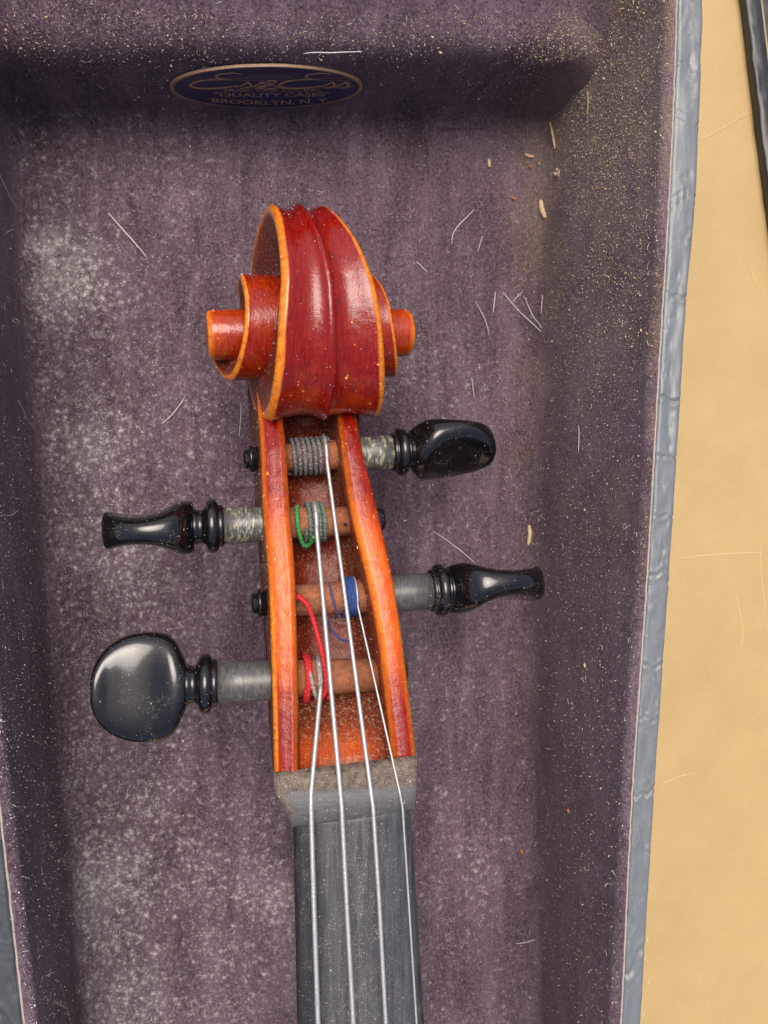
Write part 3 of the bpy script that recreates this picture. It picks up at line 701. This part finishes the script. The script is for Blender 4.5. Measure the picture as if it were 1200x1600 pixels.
sG = string('thickest string, leftmost', [(512, 2100, 6.25), (497, 1600, 6.16), (490, 1400, 6.13), (486, 1262, 6.08), (486, 1240, 6.05)], [], [on_peg(p4, 496, .41, a) for a in (.35, .0, -.4, -.9, -1.4)], .045)
sD = string('second string from the left', [(572, 2100, 6.32), (552, 1600, 6.25), (541, 1400, 6.21), (534, 1262, 6.17), (532, 1240, 6.14)], [], [on_peg(p2, 490, .41, a) for a in (.35, .0, -.4, -.9, -1.4)], .043)
sA = string('third string from the left', [(632, 2100, 6.28), (603, 1600, 6.20), (592, 1400, 6.16), (583, 1262, 6.12), (580, 1240, 6.09)], [], [on_peg(p1, 506, .41, a) for a in (.35, .0, -.4, -.9, -1.4)], .039)
sE = string('thin steel string, rightmost', [(680, 2100, 6.15), (651, 1600, 6.06), (638, 1400, 6.03), (629, 1262, 5.99), (625, 1240, 5.97)], [], [on_peg(p3, 553, .39, a) for a in (.35, .0, -.4, -.9, -1.4)], .020)
def winding(parent, segs):
    for path, wr, mat, nm in segs:
        v, f = twisted(dense(path), wr); mesh_obj(nm, v, f, mat, parent)
winding(sA, [(helix(p1, .31, 452, 512, 7.55, .042, math.pi*.6), .041, GREY, 'winding'), (helix(p1, .315, 500, 504, 1.0, .03, 0), .028, RED, 'silk_end')])
winding(sD, [(helix(p2, .32, 475, 508, 4.6, .042, .3), .043, GG, 'winding'),
             (spline([on_peg(p2, 463, .37, -1.1), on_peg(p2, 461, .385, -.3), on_peg(p2, 464, .40, .5), on_peg(p2, 472, .47, 1.15), on_peg(p2, 482, .42, 1.35), on_peg(p2, 487, .40, .7)], 14), .042, GREEN, 'silk_end')])
winding(sE, [(helix(p3, .345, 534, 556, 5.6, .026, .5), .027, BLUE, 'winding'),
             (spline([on_peg(p3, 513, .37, -1.0), on_peg(p3, 515, .38, -.2), on_peg(p3, 520, .385, .6), on_peg(p3, 522, .38, 1.3)], 10), .018, BLUE, 'silk_end'),
             (spline([at(513, 972, 4.3), at(520, 988, 4.5), at(535, 1000, 4.5), at(553, 1001, 4.4)], 10), .020, BLUE, 'silk_end')])
winding(sG, [(helix(p4, .365, 474, 481, 2.0, .045, .3), .046, RED, 'winding'),
             (spline([at(466, 932, 5.0), at(480, 945, 5.05), at(490, 970, 5.02), at(498, 1000, 5.10), at(504, 1022, 5.15), on_peg(p4, 505, .43, .1), on_peg(p4, 500, .42, .8), on_peg(p4, 492, .41, 1.5)], 10), .046, RED, 'silk_end'),
             (spline([on_peg(p4, 511, .40, .9), on_peg(p4, 512, .40, 1.3), on_peg(p4, 510, .39, 1.8)], 8), .04, RED, 'silk_end'),
             (spline([on_peg(p4, 478, .40, -1.1), on_peg(p4, 481, .43, -.3), on_peg(p4, 487, .45, .4), on_peg(p4, 494, .43, 1.0)], 10), .036, WINDG, 'wire_loop'),
             (spline([on_peg(p4, 494, .40, -1.1), on_peg(p4, 494, .43, -.5), on_peg(p4, 495, .44, .15)], 10), .036, WINDG, 'wire_loop')])
v, f = tube([at(466, 932, 4.97), at(467, 933, 5.03), at(468, 934, 5.05)], .065, 10)
mesh_obj('silk_knot', v, f, RED, sG)
hole = on_peg(p2, 535, .318, .15); v, f = tube([hole+Vector((0, 0, .002)), hole+Vector((0, 0, .008))], .03, 12); mesh_obj('string_hole', v, f, plain('hole_dark', (0.005, 0.004, 0.003), .9), p2[0])

# ================================================================== BITS LYING IN THE CASE
def wallx_right(Y, z):
    j = min(range(len(Ys)), key=lambda i: abs(Ys[i]-Y)); return lerp(RF[Ys[j]], RR[Ys[j]]-.17, max(0, (z-.3)/(H-.5)))
def on_lining(px, py, lift=0.03):
    """where the view ray of a photo pixel meets the lining"""
    p = at(px, py, 0)
    o = Vector((0, 0, D)); d = p-o
    best = 1.0
    # right wall, left wall, end wall by marching
    for k in range(240):
        t = .6+.4*k/239; q = o+d*t
        if q.z > H: continue
        j = max(0, min(150, int(round((q.y-Ylow)/(12.4-Ylow)*150)))); Y = Ys[j]
        xr = lerp(RF[Y], RR[Y]-.17, max(0, min(1, q.z/H))); xl = lerp(LF[Y], LR[Y]+.17, max(0, min(1, q.z/H)))
        if q.x > xr-lift or q.x < xl+lift or (q.y > TOPY(q.x)-lift-.02 and q.z < 2.95) or q.y > TOPY(q.x)+1.7 or (q.y > TOPY(q.x)+.1 and q.z < 3.1+lift): best = t; break
    q = o+d*best
    if best == 1.0: q.z += lift
    Y = Ys[max(0, min(150, int(round((q.y-Ylow)/(12.4-Ylow)*150))))]; e = min(RF[Y]-q.x, q.x-LF[Y])     # the fillet at the foot of the side walls
    if -.02 < e < .5 and q.z < .5: q.z = max(q.z, .5-math.sqrt(max(0, .25-(.5-e)**2))+.015+lift)
    return q
STRAW = plain('straw', (0.58, 0.43, 0.24), .7); CHIP = plain('rust_chip', (0.45, 0.15, 0.06), .7); FIB = plain('pale_fibre', (0.62, 0.60, 0.58), .55)
def chip(pts, r, mat, label, cat, name='straw_bit', group='bits of straw and wood in the lining'):
    P_ = spline([on_lining(a, b, .05) for a, b in pts], 6); n = len(P_)
    rr = [r*(.55+.6*math.sin(math.pi*(i+.6)/(n+.2))+.25*nz(i*.9, pts[0][0], 2)) for i in range(n)]
    v, f = tube(P_, rr, 7); o = mesh_obj(name, v, f, mat, smooth=False); tag(o, label, cat, group); return o
def crumb(px, py, size, mat, label, n=9, spread=.05):
    c0 = on_lining(px, py, .04); parts = []
    for k in range(n):
        q = c0+Vector((random.gauss(0, spread*1.6), random.gauss(0, spread), abs(random.gauss(0, spread*.4)))); rr = size*random.uniform(.5, 1.1)
        v, f = lathe(q, Vector((random.gauss(0, 1), random.gauss(0, 1), random.gauss(0, 1))), [(-rr, rr*.2), (-rr*.6, rr*.75), (rr*.1, rr), (rr*.7, rr*.6), (rr, rr*.15)], 7)
        parts.append(([p+Vector((nz(p.x*40, p.y*40, k), nz(p.y*40, p.z*40, k), 0))*rr*.5 for p in v], f))
    v, f = merge(parts); o = mesh_obj('crumb', v, f, mat, smooth=False); tag(o, label, 'crumb', 'crumbs in the lining'); return o
chip([(840, 318), (841, 332), (844, 348)], .055, STRAW, 'short thick yellow straw piece above the right hand velvet edge, widest of the straw', 'straw')
chip([(858, 193), (864, 213), (867, 232)], .028, STRAW, 'long thin tan splinter in the upper right corner', 'splinter')
chip([(918, 142), (919, 160), (917, 180)], .016, plain('olive_straw', (.30, .26, .12), .8), 'thin olive stem high on the dark upper right corner wall', 'straw')
chip([(819, 242), (826, 246), (832, 247)], .035, CHIP if False else plain('pink_chip', (.62, .38, .26), .7), 'small pinkish wood chip left of the long splinter', 'wood chip')
crumb(827, 263, .045, CHIP, 'tiny round rust coloured crumb below the pinkish chip', 1, .0)
crumb(872, 271, .036, plain('crumb', (.50, .38, .26), .9), 'crumbly beige crumb below the long splinter', 16, .035)
chip([(822, 820), (823, 834), (821, 850)], .045, STRAW, 'straw husk beside the wall between the two right pegs', 'straw')
chip([(798, 308), (803, 313)], .028, CHIP, 'tiny orange splinter left of the short thick straw', 'splinter')
chip([(763, 250), (764, 262)], .035, STRAW, 'pale flake among the velvet left of the rust chip', 'flake')
chip([(812, 1324), (814, 1331)], .030, CHIP, 'orange flake at the foot of the right wall low down', 'flake')
chip([(887, 1264), (889, 1270)], .026, CHIP, 'small orange flake part way up the right wall', 'flake')
chip([(57, 1208), (58, 1302)][:1]+[(59, 1301)], .02, STRAW, 'tan sliver on the lower left velvet wall', 'straw') if False else None
crumb(92, 1345, .028, STRAW, 'cream crumb on the lower left wall near the floor', 1, .0)
crumb(255, 170, .032, plain('cream', (.62, .56, .42), .8), 'round cream crumb below the left end of the oval label', 1, .0)
crumb(898, 244, .04, STRAW, 'loose pale crumb beside the crumbly beige one at the wall foot', 1, .0)
def fibre(pts, r, label, name='fibre'):
    P_ = spline([on_lining(a, b, .06) for a, b in pts], 8); P_ = [p+Vector((.03*nz(i*.12, pts[0][0], 1), .03*nz(i*.12, pts[0][1], 7), .02*nz(i*.2, 3, 5))) for i, p in enumerate(P_)]
    v, f = tube(P_, [r*.62*(.6+.5*math.sin(math.pi*(i+.5)/len(P_))) for i in range(len(P_))], 6); o = mesh_obj(name, v, f, FIB); tag(o, label, 'fibre', 'pale fibres on the velvet'); return o
fibre([(170, 334), (200, 368), (229, 402)], .022, 'straight white fibre lying diagonally left of the scroll')
fibre([(0, 272), (12, 300), (27, 325)], .016, 'white fibre at the left edge of the case, high up')
fibre([(254, 662), (272, 645), (289, 620)], .017, 'white fibre just below left of the scroll eye')
fibre([(474, 84), (520, 82), (566, 80)], .016, 'long pale fibre on the wall above the oval label')
fibre([(785, 458), (815, 492), (839, 522)], .016, 'long diagonal pale fibre right of the scroll')
fibre([(800, 472), (815, 457)], .013, 'short pale fibre crossing the top of the long diagonal one')
fibre([(816, 463), (828, 493), (840, 516)], .013, 'thin fibre meeting the long diagonal fibre at its lower end')
fibre([(841, 465), (838, 494)], .014, 'upright pale fibre just right of the crossed fibres')
fibre([(773, 457), (770, 488)], .017, 'short upright pale fibre left of the crossed fibres')
fibre([(676, 830), (706, 850), (742, 880)], .014, 'fine grey fibre above the lower right peg')
fibre([(742, 472), (755, 495), (763, 524)], .012, 'faint bent fibre right of the scroll eye')
fibre([(705, 382), (712, 358), (740, 328)], .016, 'yellowish curved fibre above right of the scroll')
fibre([(745, 395), (753, 370)], .013, 'small faint fibre above right of the scroll, near the curved one')
fibre([(373, 683), (376, 655), (376, 630)], .010, 'fine fibre close beside the pegbox under the scroll eye')
fibre([(736, 590), (741, 622)], .012, 'short fibre above the upper right peg')
fibre([(904, 664), (904, 706)], .012, 'upright fibre on the right wall beside the upper right peg')
fibre([(650, 410), (668, 426)], .012, 'tiny fibre just right of the top of the scroll')
fibre([(805, 1472), (830, 1458)], .016, 'white fibre at the bottom of the right wall foot')
fibre([(28, 625), (40, 650), (55, 672)], .010, 'faint fibre at the foot of the left wall')
fibre([(0, 806), (14, 806), (30, 796)], .012, 'bent fibre on the left wall level with the upper left peg')
fibre([(955, 1360), (962, 1368)], .012, 'tiny bent hair high on the lower right wall')

# ---- dust : uncountable specks
def speck(V, Fc, p, nrm, s):
    b = len(V); a = nrm.orthogonal().normalized(); c_ = nrm.cross(a); w = random.random()*6.28; u = a*math.cos(w)+c_*math.sin(w); v = nrm.cross(u)
    e = .8+random.random()*.6
    V += [p+u*s*e, p+v*s*.7, p-u*s*e, p-v*s*.7, p+nrm*s*.9]
    Fc += [(b, b+1, b+4), (b+1, b+2, b+4), (b+2, b+3, b+4), (b+3, b, b+4)]
DUST = plain('dust_speck', (0.60, 0.49, 0.28), .7, var=.5); DUSTP = plain('pale_dust_speck', (0.66, 0.62, 0.55), .7, var=.35)
def scatter(n, samp, mat, name, lab, size):
    V, Fc = [], []
    for _ in range(n):
        r_ = samp()
        if r_ is None: continue
        px, py = r_
        if px < smoothkey(LT, py)+4 or px > smoothkey(RT, py)-3 or py < -60 or py > 1660: continue
        p = on_lining(px, py, .012)
        nrm = Vector((0, 0, 1))
        if p.z > .1: nrm = Vector((-p.x, -p.y, 2)).normalized()
        speck(V, Fc, p, nrm, size*math.exp(random.gauss(0, .45)))
    o = mesh_obj(name, V, Fc, mat, smooth=False); o['label'] = lab; o['kind'] = 'stuff'; o['category'] = 'dust'; return o
def s_corner():
    if random.random() < .55:
        py = random.uniform(-20, 1620); w = math.exp(-max(0, py-450)/700)
        if random.random() > .25+.75*w: return None
        return random.gauss(905, 62), py
    t = abs(random.gauss(0, 1)); return random.gauss(925, 70), 230+random.gauss(0, 170)
def s_all(): return random.uniform(0, 1040), random.uniform(-20, 1620)
def s_clump():
    cx, cy = random.choice(SUB); return random.gauss(cx, 3.6), random.gauss(cy, 3.6)
CL = [(random.uniform(80, 260), random.uniform(350, 1600)) for _ in range(26)]+[(70, 420), (100, 450), (150, 700), (160, 760), (150, 1400), (640, 560), (720, 600), (420, 1400), (700, 1450)]
CL += [(75, 410), (85, 440), (60, 470), (150, 1390), (165, 1430), (180, 1500), (160, 700)]*2
SUB = [(random.gauss(cx, 24), random.gauss(cy, 34)) for cx, cy in CL for _ in range(9)]
def s_wallL(): return random.uniform(0, 110), random.uniform(650, 1620)
def s_top(): return random.uniform(0, 1040), abs(random.gauss(0, 75))
scatter(24000, s_corner, DUST, 'dust', 'yellowish dust specks thick in the upper right corner and down the right wall', .0072)
scatter(12000, s_all, DUSTP, 'lint_specks', 'pale lint specks scattered over the whole velvet lining', .0062)
scatter(11000, s_clump, DUSTP, 'powder', 'whitish powder clumps on the velvet floor left of the violin', .0062)
scatter(3200, s_wallL, DUSTP, 'wall_dust', 'bright specks on the left velvet wall', .0072)
scatter(2600, s_top, DUST, 'ledge_dust', 'dust specks along the padded velvet ledge at the top', .009)
# dust on the violin itself
def dust_on(objs, n, size, parent, zmin=-.1):
    V, Fc = [], []; tri = []
    for o, wgt in objs:
        me = o.data
        for p in me.polygons:
            if p.normal.z > .05 and len(p.vertices) <= 4: tri.append((o, p, p.area*wgt))
    cum = []; t = 0
    for q in tri: t += q[2]; cum.append(t)
    import bisect
    for _ in range(n):
        o, p, _a = tri[min(len(tri)-1, bisect.bisect(cum, random.random()*t))]
        vs = [o.data.vertices[i].co for i in p.vertices]; a, b = random.random(), random.random()
        pt = (vs[0]*(1-a)+vs[1]*a)*(1-b)+(vs[3 % len(vs)]*(1-a)+vs[2]*a)*b
        speck(V, Fc, pt, p.normal, size*math.exp(random.gauss(0, .4)))
    o = mesh_obj('dust', V, Fc, DUSTP, parent, smooth=False); o['kind'] = 'stuff'; return o
heads = [(ch, .5) for pg in (p1, p2, p3, p4) for ch in pg[0].children if ch.data]
dust_on([(scr, .55), (pb, .9), (fb, .55), (nut, 2.5)]+heads, 5200, .0052, vio)
# fine curled lint, far too much to count
V, Fc = [], []
random.seed(21)
for _ in range(900):
    px, py = random.uniform(0, 1020), random.uniform(0, 1600)
    p = on_lining(px, py, .02); a = random.random()*6.28; Lh = random.uniform(.04, .16); k = random.uniform(-18, 18); pts = []
    for i in range(6):
        pts.append(p.copy()); p = p+Vector((math.cos(a), math.sin(a), .15*math.sin(i*1.3)))*Lh/5; a += k*Lh/5
    v, f = tube(pts, .0032, 3, False); b = len(V); V += v; Fc += [tuple(i+b for i in q) for q in f]
o = mesh_obj('lint', V, Fc, FIB, smooth=False); o['kind'] = 'stuff'; o['label'] = 'fine curled lint caught all over the velvet pile'
